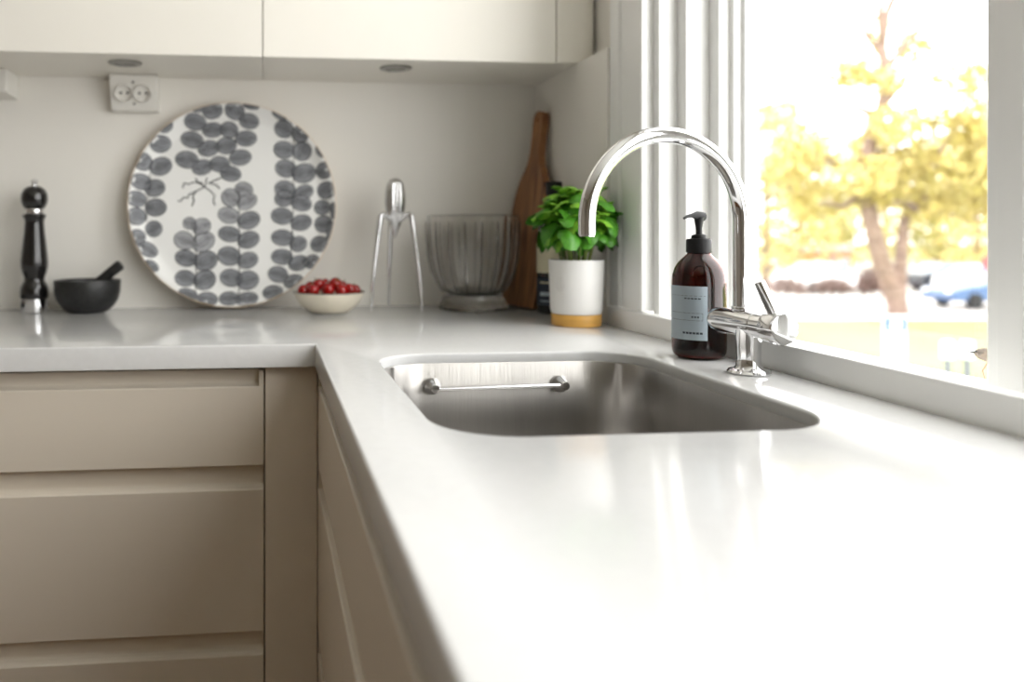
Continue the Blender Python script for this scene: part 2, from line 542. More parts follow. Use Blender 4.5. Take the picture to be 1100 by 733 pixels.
# ------------------------------------------------------------------ wall cabinets
ZC = CT + 0.5252
def wall_unit(label, x0, x1, split=None):
    t = thing('wall_cabinet', (x0, 0, ZC), label, 'cabinet', 'wall cabinets above the worktop')
    w = x1 - x0
    bm = bmesh.new()
    bx(bm, 0.0005, w - 0.0005, -0.240, -0.001, 0.0, 0.018)
    bx(bm, 0.0005, 0.0185, -0.240, -0.001, 0.018, 0.90)
    bx(bm, w - 0.0185, w - 0.0005, -0.240, -0.001, 0.018, 0.90)
    bx(bm, 0.0185, w - 0.0185, -0.240, -0.001, 0.882, 0.90)
    bx(bm, 0.0185, w - 0.0185, -0.010, -0.001, 0.018, 0.882)
    add_obj('body', bm, 'cream_lacquer', t, smooth=False)
    add_obj('door', box(0.001, w - 0.001, -0.2606, -0.2415, -0.001, 0.90), 'cream_lacquer', t, smooth=False, bevel=0.0015)
    return t
wall_unit('cream wall cabinet with flat door above the double socket', -1.652, -0.652)
wall_unit('cream wall cabinet with flat door next to the window wall', -0.652, -0.045)
bm = bmesh.new()
# end filler with a rounded front corner
pts = [(-0.0445, -0.001), (-0.0445, -0.2606)]
for i in range(9):
    a = i / 8 * PI / 2
    pts.append((-0.0445 + 0.055 + 0.029 * math.sin(a), -0.2606 + 0.012 * (1 - math.cos(a))))
pts += [(0.0395, -0.001)]
prism_z(bm, pts, ZC - 0.001 + 0.0015, ZC + 0.90)
fp = add_obj('filler_panel', bm, 'cream_lacquer', None, smooth=True)
tag(fp, 'narrow cream filler strip between the wall cabinet and the window wall', 'panel')

def spot(x, y, label):
    t = thing('recessed_spotlight', (x, y, ZC), label, 'light', 'spotlights under the wall cabinets')
    bm = lathe(bmesh.new(), [(0.022, -0.0005), (0.024, -0.004), (0.033, -0.003), (0.035, -0.0005)], 32)
    add_obj('ring', bm, 'dark_steel', t)
    bm = lathe(bmesh.new(), [(0.0, -0.0012), (0.0225, -0.0012), (0.0225, -0.0004)], 32)
    add_obj('lens', bm, 'lamp_glass', t)
spot(-0.936, -0.172, 'round recessed spotlight under the cabinet above the double socket')
spot(-0.369, -0.176, 'round recessed spotlight under the cabinet nearer the window')

# double socket, wedge under the cabinet
def socket(x, label, holes=True):
    w = 0.104
    t = thing('power_socket', (x, 0, ZC), label, 'socket', 'sockets under the wall cabinets')
    # tilted face: top edge further out
    prof = [(0.001, -0.0005), (0.052, -0.0005), (0.056, -0.006), (0.030, -0.076), (0.026, -0.080), (0.001, -0.080)]
    bm = sweep(bmesh.new(), prof, (0, 0, 0), (w, 0, 0), (0, -1, 0))
    add_obj('housing', bm, 'socket_plastic', t, smooth=False, bevel=0.002)
    n = Vector((0, -0.070, -0.026)).normalized()
    upv = Vector((0, -0.026, 0.070)).normalized()
    M0 = Matrix((Vector((1, 0, 0)), upv, n)).transposed().to_4x4()
    for cx in (0.031, 0.072):
        c = Vector((cx, -0.043, -0.041)) + n * 0.0003
        bm = lathe(bmesh.new(), [(0.0200, 0.0), (0.0200, 0.0075), (0.0190, 0.0082), (0.0178, 0.0075), (0.0165, 0.0004), (0.0, 0.0004)], 28)
        bm.transform(Matrix.Translation(c) @ M0)
        s = add_obj('socket_well', bm, 'socket_plastic', t)
        for sx in (-0.0075, 0.0075):
            bm = lathe(bmesh.new(), [(0, 0.0), (0.0032, 0.0), (0.0032, 0.0012), (0, 0.0012)], 12)
            bm.transform(Matrix.Translation(c + Vector((sx, 0, 0)) + n * 0.0003) @ M0)
            add_obj('pin_hole', bm, 'socket_hole', s)
    for (cx, k) in ((0.0515, 0.024), (0.0515, -0.024)):
        bm = lathe(bmesh.new(), [(0, 0.0), (0.0028, 0.0), (0.0028, 0.001), (0, 0.001)], 12)
        bm.transform(Matrix.Translation(Vector((cx, -0.043, -0.041)) + upv * k + n * 0.0003) @ M0)
        add_obj('screw', bm, 'socket_hole', t)
socket(-0.991, 'white double socket in a wedge housing under the wall cabinet')
bm = sweep(bmesh.new(), [(0.001, -0.0005), (0.085, -0.0005), (0.085, -0.046), (0.080, -0.050), (0.001, -0.055)], (-1.42, 0, ZC), (-1.200, 0, ZC), (0, -1, 0))
o = add_obj('under_cabinet_box', bm, 'socket_plastic', None, smooth=False, bevel=0.002)
tag(o, 'end of a white box under the wall cabinet at the left picture edge', 'box')

# ------------------------------------------------------------------ things on the worktop
# --- mixer tap
tap = thing('mixer_tap', (-0.0490, -0.9337, CT), 'chrome mixer tap with high curved spout behind the sink', 'tap')
bm = lathe(bmesh.new(), [(0, 0.0002), (0.0245, 0.0002), (0.0252, 0.002), (0.0235, 0.0045), (0.0175, 0.0058), (0.0150, 0.009), (0.0138, 0.018), (0.0140, 0.032), (0.0148, 0.046), (0.0150, 0.058), (0, 0.058)], 48)
add_obj('base', bm, 'chrome', tap)
ZB = 0.0615
ax = Vector((0.121, -0.9926, 0)).normalized()
Mb = Matrix.Translation((0, 0, ZB)) @ ax.to_track_quat('Z', 'Y').to_matrix().to_4x4()
bm = lathe(bmesh.new(), [(0, -0.066), (0.008, -0.0655), (0.0125, -0.063), (0.0150, -0.058), (0.0158, -0.050), (0.0158, 0.0145), (0.0151, 0.0152), (0.0151, 0.0162), (0.0158, 0.0170), (0.0158, 0.034), (0, 0.034)], 48)
bm.transform(Mb)
add_obj('body', bm, 'chrome', tap)
bm = lathe(bmesh.new(), [(0, 0.0345), (0.0172, 0.0345), (0.0190, 0.0360), (0.0195, 0.040), (0.0195, 0.056), (0.0182, 0.0592), (0.0145, 0.0604), (0, 0.0608)], 48)
bm.transform(Mb)
knob = add_obj('knob', bm, 'chrome', tap)
e0 = Vector((0, 0, ZB)) + ax * 0.046
bm = tube(bmesh.new(), [e0 + Vector((-0.001, 0, 0.006)), e0 + Vector((-0.004, 0.001, 0.020)), e0 + Vector((-0.010, 0.004, 0.036)), e0 + Vector((-0.0165, 0.008, 0.0545))], [0.0068, 0.0068, 0.0066, 0.0062], 20)
lever = add_obj('lever', bm, 'chrome', knob, bevel=0.001)
# spout
foot = Vector((0.0010, 0.0168, ZB))
d = Vector((-0.992, -0.125, 0)).normalized()
R_ = 0.1075
zc = 0.1875
pts = [foot + Vector((0, 0, 0.008)), foot + Vector((0, 0, 0.05)), foot + Vector((0, 0, 0.1))]
for i in range(33):
    a = PI * i / 32
    pts.append(Vector((foot.x, foot.y, zc)) + d * (R_ * (1 - math.cos(a))) + Vector((0, 0, R_ * math.sin(a))))
tip = Vector((foot.x, foot.y, 0)) + d * (2 * R_)
pts.append(Vector((tip.x, tip.y, zc - 0.008)))
pts.append(Vector((tip.x, tip.y, zc - 0.0155)))
bm = tube(bmesh.new(), pts, 0.0100, 28)
sp = add_obj('spout', bm, 'chrome', tap)
bm = lathe(bmesh.new(), [(0.0112, 0.0135), (0.0118, 0.0145), (0.0118, 0.019), (0.0112, 0.020), (0.0102, 0.0202)], 32)
bm.transform(Matrix.Translation(foot))
add_obj('collar', bm, 'chrome', sp)
bm = lathe(bmesh.new(), [(0, 0.0), (0.0086, 0.0), (0.0092, -0.001), (0.0092, -0.0022), (0.0076, -0.0022), (0.0070, -0.0008), (0, -0.0008)], 28)
bm.transform(Matrix.Translation((tip.x, tip.y, zc - 0.0155)))
add_obj('aerator', bm, 'satin_aluminium', sp)

# --- soap bottle
def curved_patch(r, a0, a1, z0, z1, n=16, th=0.0004):
    bm = bmesh.new()
    rows = []
    for rr in (r, r + th):
        rows.append([[bm.verts.new((rr * math.cos(a0 + (a1 - a0) * i / n), rr * math.sin(a0 + (a1 - a0) * i / n), z)) for i in range(n + 1)] for z in (z0, z1)])
    (A, B), (C_, E_) = rows
    for i in range(n):
        bm.faces.new((C_[i], C_[i + 1], E_[i + 1], E_[i]))
        bm.faces.new((A[i], B[i], B[i + 1], A[i + 1]))
        bm.faces.new((B[i], E_[i], E_[i + 1], B[i + 1]))
        bm.faces.new((A[i], A[i + 1], C_[i + 1], C_[i]))
    bm.faces.new((A[0], C_[0], E_[0], B[0]))
    bm.faces.new((A[n], B[n], E_[n], C_[n]))
    bmesh.ops.recalc_face_normals(bm, faces=bm.faces[:])
    return bm
SB = (-0.0435, -0.8085)
soap = thing('soap_bottle', (SB[0], SB[1], CT), 'brown pump soap bottle with pale blue label beside the tap', 'bottle')
outp = [(0, 0.001), (0.028, 0.0006), (0.0335, 0.003), (0.0362, 0.008), (0.0368, 0.014), (0.0368, 0.096), (0.0358, 0.106), (0.0328, 0.115), (0.0280, 0.1225), (0.0215, 0.1285), (0.0165, 0.1325), (0.0145, 0.137), (0.0140, 0.1475)]
inp = [(max(0, r - 0.0022), z - (0.0016 if z > 0.11 else 0)) for r, z in outp[2:]]
inp[0] = (0.030, 0.006); inp[1] = (0.0335, 0.010)
bm = lathe(bmesh.new(), outp + [(0.0118, 0.1475)] + list(reversed(inp[:-1])) + [(0, 0.0055)], 48)
add_obj('glass', bm, 'amber_glass', soap)
liq = [(0, 0.0065), (0.0295, 0.0068), (0.0332, 0.0115), (0.0339, 0.016), (0.0339, 0.090), (0.0, 0.090)]
add_obj('liquid', lathe(bmesh.new(), liq, 40), 'amber_liquid', soap)
soap.scale = (0.97, 0.97, 1.085)
# the label faces the viewer's left
vdir = math.atan2(-1.8722 - SB[1], -0.6439 - SB[0])
la0, la1 = vdir - 1.35, vdir + 0.30
lab = add_obj('label', curved_patch(0.0371, la0, la1, 0.0255, 0.0930, 20), 'label_blue', soap)
def ink(fa0, fa1, z0, z1):
    add_obj('print', curved_patch(0.0375, la0 + (la1 - la0) * fa0, la0 + (la1 - la0) * fa1, z0, z1, 8, 0.0001), 'label_ink', lab)
ink(0.12, 0.96, 0.0808, 0.0812)
for k in range(5):
    ink(0.50 + k * 0.075, 0.555 + k * 0.075, 0.0768, 0.0784)
ink(0.12, 0.90, 0.0592, 0.0596); ink(0.12, 0.90, 0.0500, 0.0504); ink(0.895, 0.90, 0.0500, 0.0596)
for k in range(3):
    ink(0.66 + k * 0.06, 0.70 + k * 0.06, 0.0535, 0.0555)
for k in range(6):
    ink(0.46 + k * 0.075, 0.52 + k * 0.075, 0.0330, 0.0356)
pump = lathe(bmesh.new(), [(0.0, 0.1345), (0.0168, 0.1345), (0.0172, 0.1365), (0.0172, 0.1500), (0.0160, 0.1525), (0.0105, 0.1530), (0.0100, 0.1570), (0.0060, 0.1585), (0.0044, 0.1590), (0.0044, 0.1660), (0.0068, 0.1790), (0.0072, 0.1800), (0, 0.1800)], 40,
             rfun=lambda r, z, a: r * (1 + (0.012 * math.cos(20 * a) if 0.136 < z < 0.1505 and r > 0.016 else 0)))
pm = add_obj('pump', pump, 'black_plastic', soap)
nd = Vector((-0.95, -0.30, 0)).normalized()
bm = tube(bmesh.new(), [Vector((0, 0, 0.181)) - nd * 0.009, Vector((0, 0, 0.1822)) + nd * 0.004, Vector((0, 0, 0.1822)) + nd * 0.014, Vector((0, 0, 0.1812)) + nd * 0.022, Vector((0, 0, 0.1785)) + nd * 0.0285], [0.0058, 0.0058, 0.0026, 0.0021, 0.0017], 14)
add_obj('nozzle', bm, 'black_plastic', pm)

# --- basil in its pot
PB = (-0.0690, -0.4270)
pot = thing('plant_pot', (PB[0], PB[1], CT), 'white ceramic pot with golden base ring beside the window', 'pot')
bm = lathe(bmesh.new(), [(0, 0.0225), (0.0425, 0.0225), (0.0455, 0.0235), (0.0472, 0.032), (0.0505, 0.121), (0.0500, 0.1225), (0.0482, 0.1225), (0.0474, 0.121), (0.0450, 0.035), (0.0, 0.033)], 56)
pbody = add_obj('pot_body', bm, 'white_ceramic', pot)
bm = lathe(bmesh.new(), [(0, 0.0005), (0.0440, 0.0005), (0.0452, 0.002), (0.0458, 0.020), (0.0448, 0.0222), (0, 0.0222)], 56)
add_obj('base_ring', bm, 'bamboo_gold', pot)
add_obj('soil', lathe(bmesh.new(), [(0, 0.116), (0.02, 0.118), (0.040, 0.115), (0.0472, 0.112)], 32), 'soil', pot)
# faint round stamp on the pot wall
va = math.atan2(-1.8722 - PB[1], -0.6439 - PB[0]) - 0.62
bm = bmesh.new()
for rr in (0.0095, 0.0065, 0.003):
    pts = []
    for i in range(25):
        a = 2 * PI * i / 24
        z = 0.078 + rr * 1.25 * math.sin(a)
        R0 = 0.0472 + (z - 0.032) / 0.089 * 0.0033 + 0.0002
        th = va + rr * math.cos(a) / R0
        pts.append((R0 * math.cos(th), R0 * math.sin(th), z))
    tube(bm, pts, 0.0006, 6)
add_obj('stamp', bm, 'ceramic_mark', pbody)

basil = thing('basil_plant', (PB[0], PB[1], CT + 0.116), 'leafy green basil plant growing in the white pot', 'plant')
rnd = random.Random(4)
def leaf_mesh(name, m, curl, fold):
    bm = bmesh.new()
    rows = []
    NL, NW = 8, 4
    for i in range(NL + 1):
        t = i / NL
        w = 0.5 * math.sin(PI * min(1, t ** 0.85)) ** 0.62 * (1 - 0.10 * t)
        row = []
        for j in range(-NW // 2, NW // 2 + 1):
            u = j / (NW / 2)
            x = t
            y = u * w * 0.80
            z = -curl * t * t + 0.12 * math.sin(t * PI) - fold * abs(u) ** 1.6 * w + 0.04 * math.cos(t * 18) * abs(u)
            row.append(bm.verts.new((x, y, z)))
        rows.append(row)
    for A, B in zip(rows, rows[1:]):
        for k in range(NW):
            try:
                bm.faces.new((A[k], B[k], B[k + 1], A[k + 1]))
            except ValueError:
                pass
    bmesh.ops.remove_doubles(bm, verts=bm.verts[:], dist=1e-5)
    me = bpy.data.meshes.new(name)
    bm.to_mesh(me); bm.free()
    for p in me.polygons:
        p.use_smooth = True
    me.materials.append(MATS[m])
    return me
lm = [leaf_mesh('leaf', 'basil_leaf', 0.25, 0.25), leaf_mesh('leaf', 'basil_leaf', 0.5, 0.4), leaf_mesh('leaf', 'basil_leaf_light', 0.3, 0.3), leaf_mesh('leaf', 'basil_leaf', 0.7, 0.2)]
nst = 24
tips = []
for k in range(nst):
    a = k * 2.39996
    rr = 0.028 * math.sqrt((k + 0.5) / nst)
    rt = 0.058 * math.sqrt((k + 0.5) / nst)
    p0 = Vector((rr * math.cos(a), rr * math.sin(a), 0.0))
    p2 = Vector((rt * math.cos(a), rt * math.sin(a), 0.140 - 0.062 * (rt / 0.058) ** 2 + rnd.uniform(-0.012, 0.012)))
    p1 = p0.lerp(p2, 0.5) - Vector((rt - rr, 0, 0)) * 0 + Vector((0, 0, 0.008))
    add_obj('stem', tube(bmesh.new(), [p0, p1, p2], [0.0017, 0.0014, 0.0010], 6), 'basil_stem', basil)
    tips.append((p1, p2, a))
nleaf = 0
def put_leaf(p, az, pitch, size, roll, me):
    o = bpy.data.objects.new('leaf', me)
    COL.objects.link(o)
    o.parent = basil
    o.location = p
    o.rotation_euler = (roll, -pitch, az)
    o.scale = (size, size, size)
for (p1, p2, a) in tips:
    a0 = rnd.uniform(0, PI)
    for q, (f, n, s0, pt) in enumerate(((1.0, 2, 0.030, 0.55), (0.93, 2, 0.042, 0.15), (0.75, 2, 0.050, -0.15), (0.5, 2, 0.050, -0.4), (0.22, 2, 0.042, -0.5))):
        for j in range(n):
            az = a0 + q * PI / 2 + j * PI + rnd.uniform(-0.3, 0.3)
            p = p1.lerp(p2, f)
            me = lm[2] if q == 0 or rnd.random() < 0.22 else lm[rnd.choice((0, 1, 3))]
            put_leaf(p, az, pt + rnd.uniform(-0.3, 0.3), s0 * rnd.uniform(0.85, 1.2), rnd.uniform(-0.35, 0.35), me)

# --- dark bottle in the corner
DB = (-0.038, -0.226)
wb_ = thing('dark_bottle', (DB[0], DB[1], CT), 'dark glass bottle with black cap half hidden behind the basil', 'bottle')
bm = lathe(bmesh.new(), [(0, 0.001), (0.031, 0.001), (0.0345, 0.004), (0.035, 0.010), (0.035, 0.165), (0.0335, 0.182), (0.027, 0.200), (0.019, 0.216), (0.0150, 0.230), (0.0145, 0.262), (0, 0.262)], 40)
add_obj('glass', bm, 'dark_bottle', wb_)
add_obj('cap', lathe(bmesh.new(), [(0, 0.252), (0.0170, 0.252), (0.0175, 0.254), (0.0175, 0.278), (0.0165, 0.280), (0, 0.280)], 32), 'black_plastic', wb_)
va = math.atan2(-1.8722 - DB[1], -0.6439 - DB[0])
add_obj('label', curved_patch(0.0352, va - 1.5, va + 1.5, 0.088, 0.150, 24), 'label_cream', wb_)
nl = add_obj('label', curved_patch(0.0352, va - 1.5, va + 1.5, 0.020, 0.078, 24), 'label_navy', wb_)
for z0, z1 in ((0.066, 0.069), (0.040, 0.0475), (0.028, 0.030)):
    add_obj('print', curved_patch(0.0357, va - 0.9, va + 0.6, z0, z1, 12, 0.0001), 'label_cream' if z1 > 0.06 else 'label_blue', nl)

# --- cutting board leaning on the side wall
bdt = thing('cutting_board', (-0.006, -0.1220, CT), 'dark grained wooden paddle cutting board leaning in the corner', 'cutting board')
half = [(0.0, 0.0), (0.066, 0.0), (0.073, 0.006), (0.075, 0.02), (0.075, 0.19), (0.072, 0.225), (0.064, 0.258), (0.052, 0.285), (0.040, 0.305), (0.026, 0.325), (0.0195, 0.35), (0.018, 0.39), (0.0195, 0.425), (0.0185, 0.437), (0.012, 0.446), (0.0, 0.449)]
outl = half + [(-u, v) for u, v in reversed(half[1:-1])]
bm = bmesh.new()
hole_c = (0.0, 0.428); hr = 0.0062
va_ = [bm.verts.new((0, u, v)) for u, v in outl]
ea = [bm.edges.new((va_[i], va_[(i + 1) % len(va_)])) for i in range(len(va_))]
hv = [bm.verts.new((0, hole_c[0] + hr * math.cos(2 * PI * i / 14), hole_c[1] + hr * math.sin(2 * PI * i / 14))) for i in range(14)]
eh_ = [bm.edges.new((hv[i], hv[(i + 1) % 14])) for i in range(14)]
bmesh.ops.triangle_fill(bm, use_beauty=True, edges=ea + eh_, normal=(1, 0, 0))
res = bmesh.ops.extrude_face_region(bm, geom=bm.faces[:])
bmesh.ops.translate(bm, verts=[g for g in res['geom'] if isinstance(g, bmesh.types.BMVert)], vec=(-0.018, 0, 0))
bmesh.ops.recalc_face_normals(bm, faces=bm.faces[:])
brd = add_obj('board', bm, 'acacia_wood', bdt, smooth=False)
bdt.location = (-0.061, -0.0980, CT + 0.0030)
bdt.rotation_euler = (0, math.atan2(0.055, 0.44), 0.2)

# --- ribbed glass vessel
GB = (-0.185, -0.1185)
gl = thing('glass_vase', (GB[0], GB[1], CT), 'wide smoked glass vase with vertical ribs beside the cutting board', 'vase')
gp = [(0, 0.034), (0.055, 0.034), (0.066, 0.040), (0.078, 0.058), (0.089, 0.085), (0.0965, 0.120), (0.1005, 0.160), (0.1015, 0.196), (0.1020, 0.2085), (0.1005, 0.2105), (0.0975, 0.2085), (0.0970, 0.196),
      (0.0960, 0.160), (0.0920, 0.120), (0.0845, 0.087), (0.0735, 0.061), (0.062, 0.045), (0.05, 0.040), (0, 0.040)]
NR = 18
inner_r = {r for r, z in gp[10:]}
def ribs(r, z, a):
    if r in inner_r or r < 0.05:
        return r
    k = min(1, max(0, (z - 0.036) / 0.03)) * min(1, max(0, (0.206 - z) / 0.012))
    f = (a * NR / (2 * PI)) % 1.0
    return r + k * (0.0016 * abs(2 * f - 1) ** 3 - 0.0003)
add_obj('vessel', lathe(bmesh.new(), gp, NR * 12, rfun=ribs), 'smoked_glass', gl)
for k in range(NR):
    a = 2 * PI * k / NR + 0.1
    add_obj('rib', tube(bmesh.new(), [((r + 0.0030) * math.cos(a), (r + 0.0030) * math.sin(a), z) for r, z in gp[2:8]], [0.0012, 0.0020, 0.0024, 0.0024, 0.0024, 0.0014], 8), 'glass_refraction_dark', gl)
add_obj('foot', lathe(bmesh.new(), [(0, 0.0008), (0.073, 0.0008), (0.0765, 0.003), (0.0755, 0.012), (0.0685, 0.026), (0.064, 0.0335), (0, 0.0335)], NR * 4,
        rfun=lambda r, z, a: r * (1 + 0.018 * abs(math.cos(a * NR / 2))) if r > 0.03 else r), 'smoked_glass', gl)

# --- three-legged citrus squeezer
JS = (-0.362, -0.125)
js = thing('citrus_squeezer', (JS[0], JS[1], CT), 'tall polished metal citrus squeezer standing on three thin legs', 'squeezer')
bm = lathe(bmesh.new(), [(0, 0.158), (0.003, 0.166), (0.008, 0.180), (0.0145, 0.197), (0.0195, 0.217), (0.0218, 0.240), (0.0212, 0.262), (0.0180, 0.279), (0.0115, 0.289), (0.004, 0.2925), (0, 0.293)], 72,
           rfun=lambda r, z, a: r * (1 + 0.10 * (abs(math.cos(a * 6)) - 0.5)) if z > 0.19 else r)
add_obj('head', bm, 'satin_aluminium', js)
for az in (math.radians(205), math.radians(-30), math.radians(95)):
    u = Vector((math.cos(az), math.sin(az), 0))
    pts = []
    for (r, z) in ((0.010, 0.196), (0.022, 0.206), (0.033, 0.213), (0.0375, 0.209), (0.041, 0.190), (0.047, 0.150), (0.054, 0.100), (0.0595, 0.050), (0.062, 0.018), (0.062, 0.0022)):
        pts.append(u * r + Vector((0, 0, z)))
    add_obj('leg', tube(bmesh.new(), pts, [0.0045, 0.0048, 0.0056, 0.0062, 0.0060, 0.0052, 0.0043, 0.0033, 0.0026, 0.0020], 12), 'satin_aluminium', js)

# --- bowl of cherry tomatoes
KB = 1.08
TB = (-0.510, -0.150)
tb = thing('small_bowl', (TB[0], TB[1], CT), 'small cream bowl with thin dark rim holding the cherry tomatoes', 'bowl')
bm = lathe(bmesh.new(), [(0, 0.001), (0.036, 0.0008), (0.040, 0.003), (0.052, 0.012), (0.063, 0.025), (0.0695, 0.039), (0.0712, 0.0455), (0.0690, 0.0455), (0.0670, 0.039), (0.060, 0.026), (0.049, 0.014), (0.036, 0.007), (0, 0.006)], 56)
tb.scale = (KB, KB, 0.98)
add_obj('shell', bm, 'cream_ceramic', tb)
add_obj('rim', lathe(bmesh.new(), [(0.0688, 0.0452), (0.0688, 0.0462), (0.0700, 0.0468), (0.0713, 0.0462), (0.0714, 0.0450)], 56), 'rim_brown', tb)
def tomato_mesh():
    bm = bmesh.new()
    prof = [(0, -0.92), (0.35, -0.88), (0.68, -0.70), (0.90, -0.40), (1.0, 0.0), (0.95, 0.36), (0.78, 0.66), (0.50, 0.84), (0.22, 0.86), (0, 0.78)]
    lathe(bm, prof, 20)
    return bm
tmesh = None
stem_mesh = None
tspots = [(-0.052, -0.018, 0.048), (-0.034, -0.030, 0.050), (-0.022, -0.004, 0.060), (-0.004, -0.030, 0.052), (0.012, -0.008, 0.062), (0.022, -0.034, 0.049), (0.040, -0.016, 0.050),
          (-0.036, 0.020, 0.052), (-0.006, 0.022, 0.058), (0.028, 0.022, 0.053), (0.052, 0.008, 0.046), (0.0, 0.046, 0.046), (-0.002, 0.004, 0.034), (0.030, 0.046, 0.046), (-0.028, 0.044, 0.046)]
where = ['at the left rim', 'low at the front left', 'second highest, left of centre', 'low at the front centre', 'topmost of the heap', 'low at the front right', 'right of the topmost one',
         'behind the left rim one', 'at the back centre', 'at the back right', 'at the right rim', 'hindmost in the middle', 'buried in the middle', 'hindmost on the right', 'hindmost on the left']
for i, (x, y, z) in enumerate(tspots):
    t = bpy.data.objects.new('cherry_tomato', None)
    COL.objects.link(t)
    tag(t, 'red cherry tomato in the cream bowl, ' + where[i], 'tomato', 'cherry tomatoes in the bowl')
    t.location = (TB[0] + x * KB, TB[1] + y * KB, CT + z * 1.0)
    t.scale = (KB, KB, KB)
    t.rotation_euler = (rnd.uniform(-0.9, 0.9), rnd.uniform(-0.9, 0.9), rnd.uniform(0, 6))
    if tmesh is None:
        bm = tomato_mesh(); bm.transform(Matrix.Scale(0.0128, 4))
        fr_ = add_obj('fruit', bm, 'tomato_skin', t); tmesh = fr_.data
        bm = bmesh.new()
        for k in range(5):
            a = 2 * PI * k / 5
            u = Vector((math.cos(a), math.sin(a), 0)); w = Vector((-math.sin(a), math.cos(a), 0))
            v0 = [bm.verts.new(Vector((0, 0, 0.0109)) + w * 0.0012), bm.verts.new(Vector((0, 0, 0.0109)) - w * 0.0012), bm.verts.new(u * 0.0068 + Vector((0, 0, 0.0118)))]
            bm.faces.new(v0)
        tube(bm, [(0, 0, 0.0102), (0.0005, 0, 0.0140), (0.002, 0, 0.0165)], [0.0010, 0.0007, 0.0006], 6)
        st_ = add_obj('calyx', bm, 'tomato_green', t); stem_mesh = st_.data
    else:
        for nm, me in (('fruit', tmesh), ('calyx', stem_mesh)):
            c = bpy.data.objects.new(nm, me); COL.objects.link(c); c.parent = t

# --- pepper mill
PM = (-1.1460, -0.072)
pmill = thing('pepper_mill', (PM[0], PM[1], CT), 'glossy black turned pepper mill with steel bands', 'pepper mill')
k = 0.00200 / 4.31
def mp_(lst):
    return [(r * k, (670 - y) * k) for r, y in lst]
add_obj('foot_band', lathe(bmesh.new(), [(0, 0.0005), (0.0290, 0.0005)] + mp_([(63, 666), (63, 608), (61, 606)]) + [(0, 64 * k)], 40), 'chrome', pmill)
add_obj('body', lathe(bmesh.new(), mp_([(0, 605), (63, 605), (65, 600), (65, 575), (61, 552), (53, 535), (46, 522), (47, 508), (55, 485), (61, 460), (62, 435), (59, 400), (53, 350), (47, 300), (43, 255), (44, 240), (50, 228), (54, 221), (52, 215), (40, 213), (0, 213)]), 40), 'black_lacquer', pmill)
add_obj('neck_band', lathe(bmesh.new(), mp_([(0, 213), (43, 213), (45, 210), (45, 192), (43, 189), (0, 189)]), 40), 'chrome', pmill)
add_obj('head', lathe(bmesh.new(), mp_([(0, 189), (40, 188), (48, 182), (57, 163), (61, 140), (58, 117), (47, 96), (30, 84), (12, 80), (0, 80)]), 40), 'black_lacquer', pmill)
add_obj('top_knob', lathe(bmesh.new(), mp_([(0, 81), (9, 80), (8, 74), (15, 70), (18, 62), (15, 53), (8, 48), (0, 47)]), 24), 'chrome', pmill)

# --- mortar and pestle
MM = (-1.0295, -0.090)
mo = thing('mortar', (MM[0], MM[1], CT), 'matt black stone mortar bowl next to the pepper mill', 'mortar')
bm = lathe(bmesh.new(), [(0, 0.001), (0.036, 0.0006), (0.043, 0.003), (0.055, 0.013), (0.064, 0.027), (0.0685, 0.045), (0.0695, 0.068), (0.0685, 0.070), (0.0600, 0.070), (0.0590, 0.068), (0.0570, 0.045), (0.050, 0.028), (0.035, 0.017), (0, 0.014)], 56)
add_obj('bowl', bm, 'black_stone', mo)
pe = thing('pestle', (MM[0], MM[1], CT), 'black stone pestle resting in the mortar', 'pestle')
pa = Vector((-0.016, 0.004, 0.0335)); pb = Vector((0.0715, -0.004, 0.1035))
pd = (pb - pa)
bm = tube(bmesh.new(), [pa, pa + pd * 0.04, pa + pd * 0.2, pa + pd * 0.5, pa + pd * 0.85, pa + pd * 0.975, pb], [0.008, 0.0125, 0.0125, 0.0105, 0.0115, 0.0118, 0.0085], 24)
add_obj('grip', bm, 'black_stone', pe)

# --- black dish reaching into the picture at the left edge
dd = thing('black_dish', (-1.290, -0.090, CT), 'tip of a flat black dish at the left picture edge', 'dish')
bm = lathe(bmesh.new(), [(0, 0.001), (0.05, 0.001), (0.055, 0.003), (0.072, 0.010), (0.0735, 0.0125), (0.0715, 0.0125), (0.054, 0.006), (0, 0.004)], 48)
add_obj('plate', bm, 'black_stone', dd)

# --- round printed tray leaning on the wall
TR = 0.2335
lean = math.atan2(0.046, 0.46)
tray = thing('round_tray', (-0.7195, -0.052, CT + 0.003), 'large round white tray printed with dark grey leaf sprigs', 'tray')
tray.rotation_euler = (-lean, 0, 0)
def tz(r):
    """height of the tray face in front of its base plane (local -y)"""
    q = r / TR
    if q < 0.84:
        return 0.004
    return 0.004 + 0.017 * min(1, (q - 0.84) / 0.13) ** 1.5
def to_tray(u, v, off=0.0):
    r = math.hypot(u, v)
    return Vector((u, -tz(r) - off, v + TR))
bm = bmesh.new()
qs = [0, 0.2, 0.4, 0.6, 0.78, 0.84, 0.87, 0.90, 0.93, 0.955, 0.975, 0.988]
front = [(q * TR, tz(q * TR)) for q in qs]
back = [(0.996 * TR, 0.0215), (TR, 0.0195), (0.985 * TR, 0.0150), (0.94 * TR, 0.008), (0.90 * TR, 0.004), (0.84 * TR, 0.0005), (0.4 * TR, 0.0), (0, 0.0)]
lathe(bm, front + [(0.992 * TR, 0.0213)], 96)
Mt = Matrix(((1, 0, 0, 0), (0, 0, -1, 0), (0, 1, 0, TR), (0, 0, 0, 1)))
bm.transform(Mt)
for f in bm.faces:
    f.normal_flip() if f.normal.y > 0 else None
add_obj('face', bm, 'tray_white', tray)
bm = lathe(bmesh.new(), [(0.992 * TR, 0.0213)] + back, 96)
bm.transform(Mt)
add_obj('rim', bm, 'tray_wood', tray)
SC = TR / 310.0
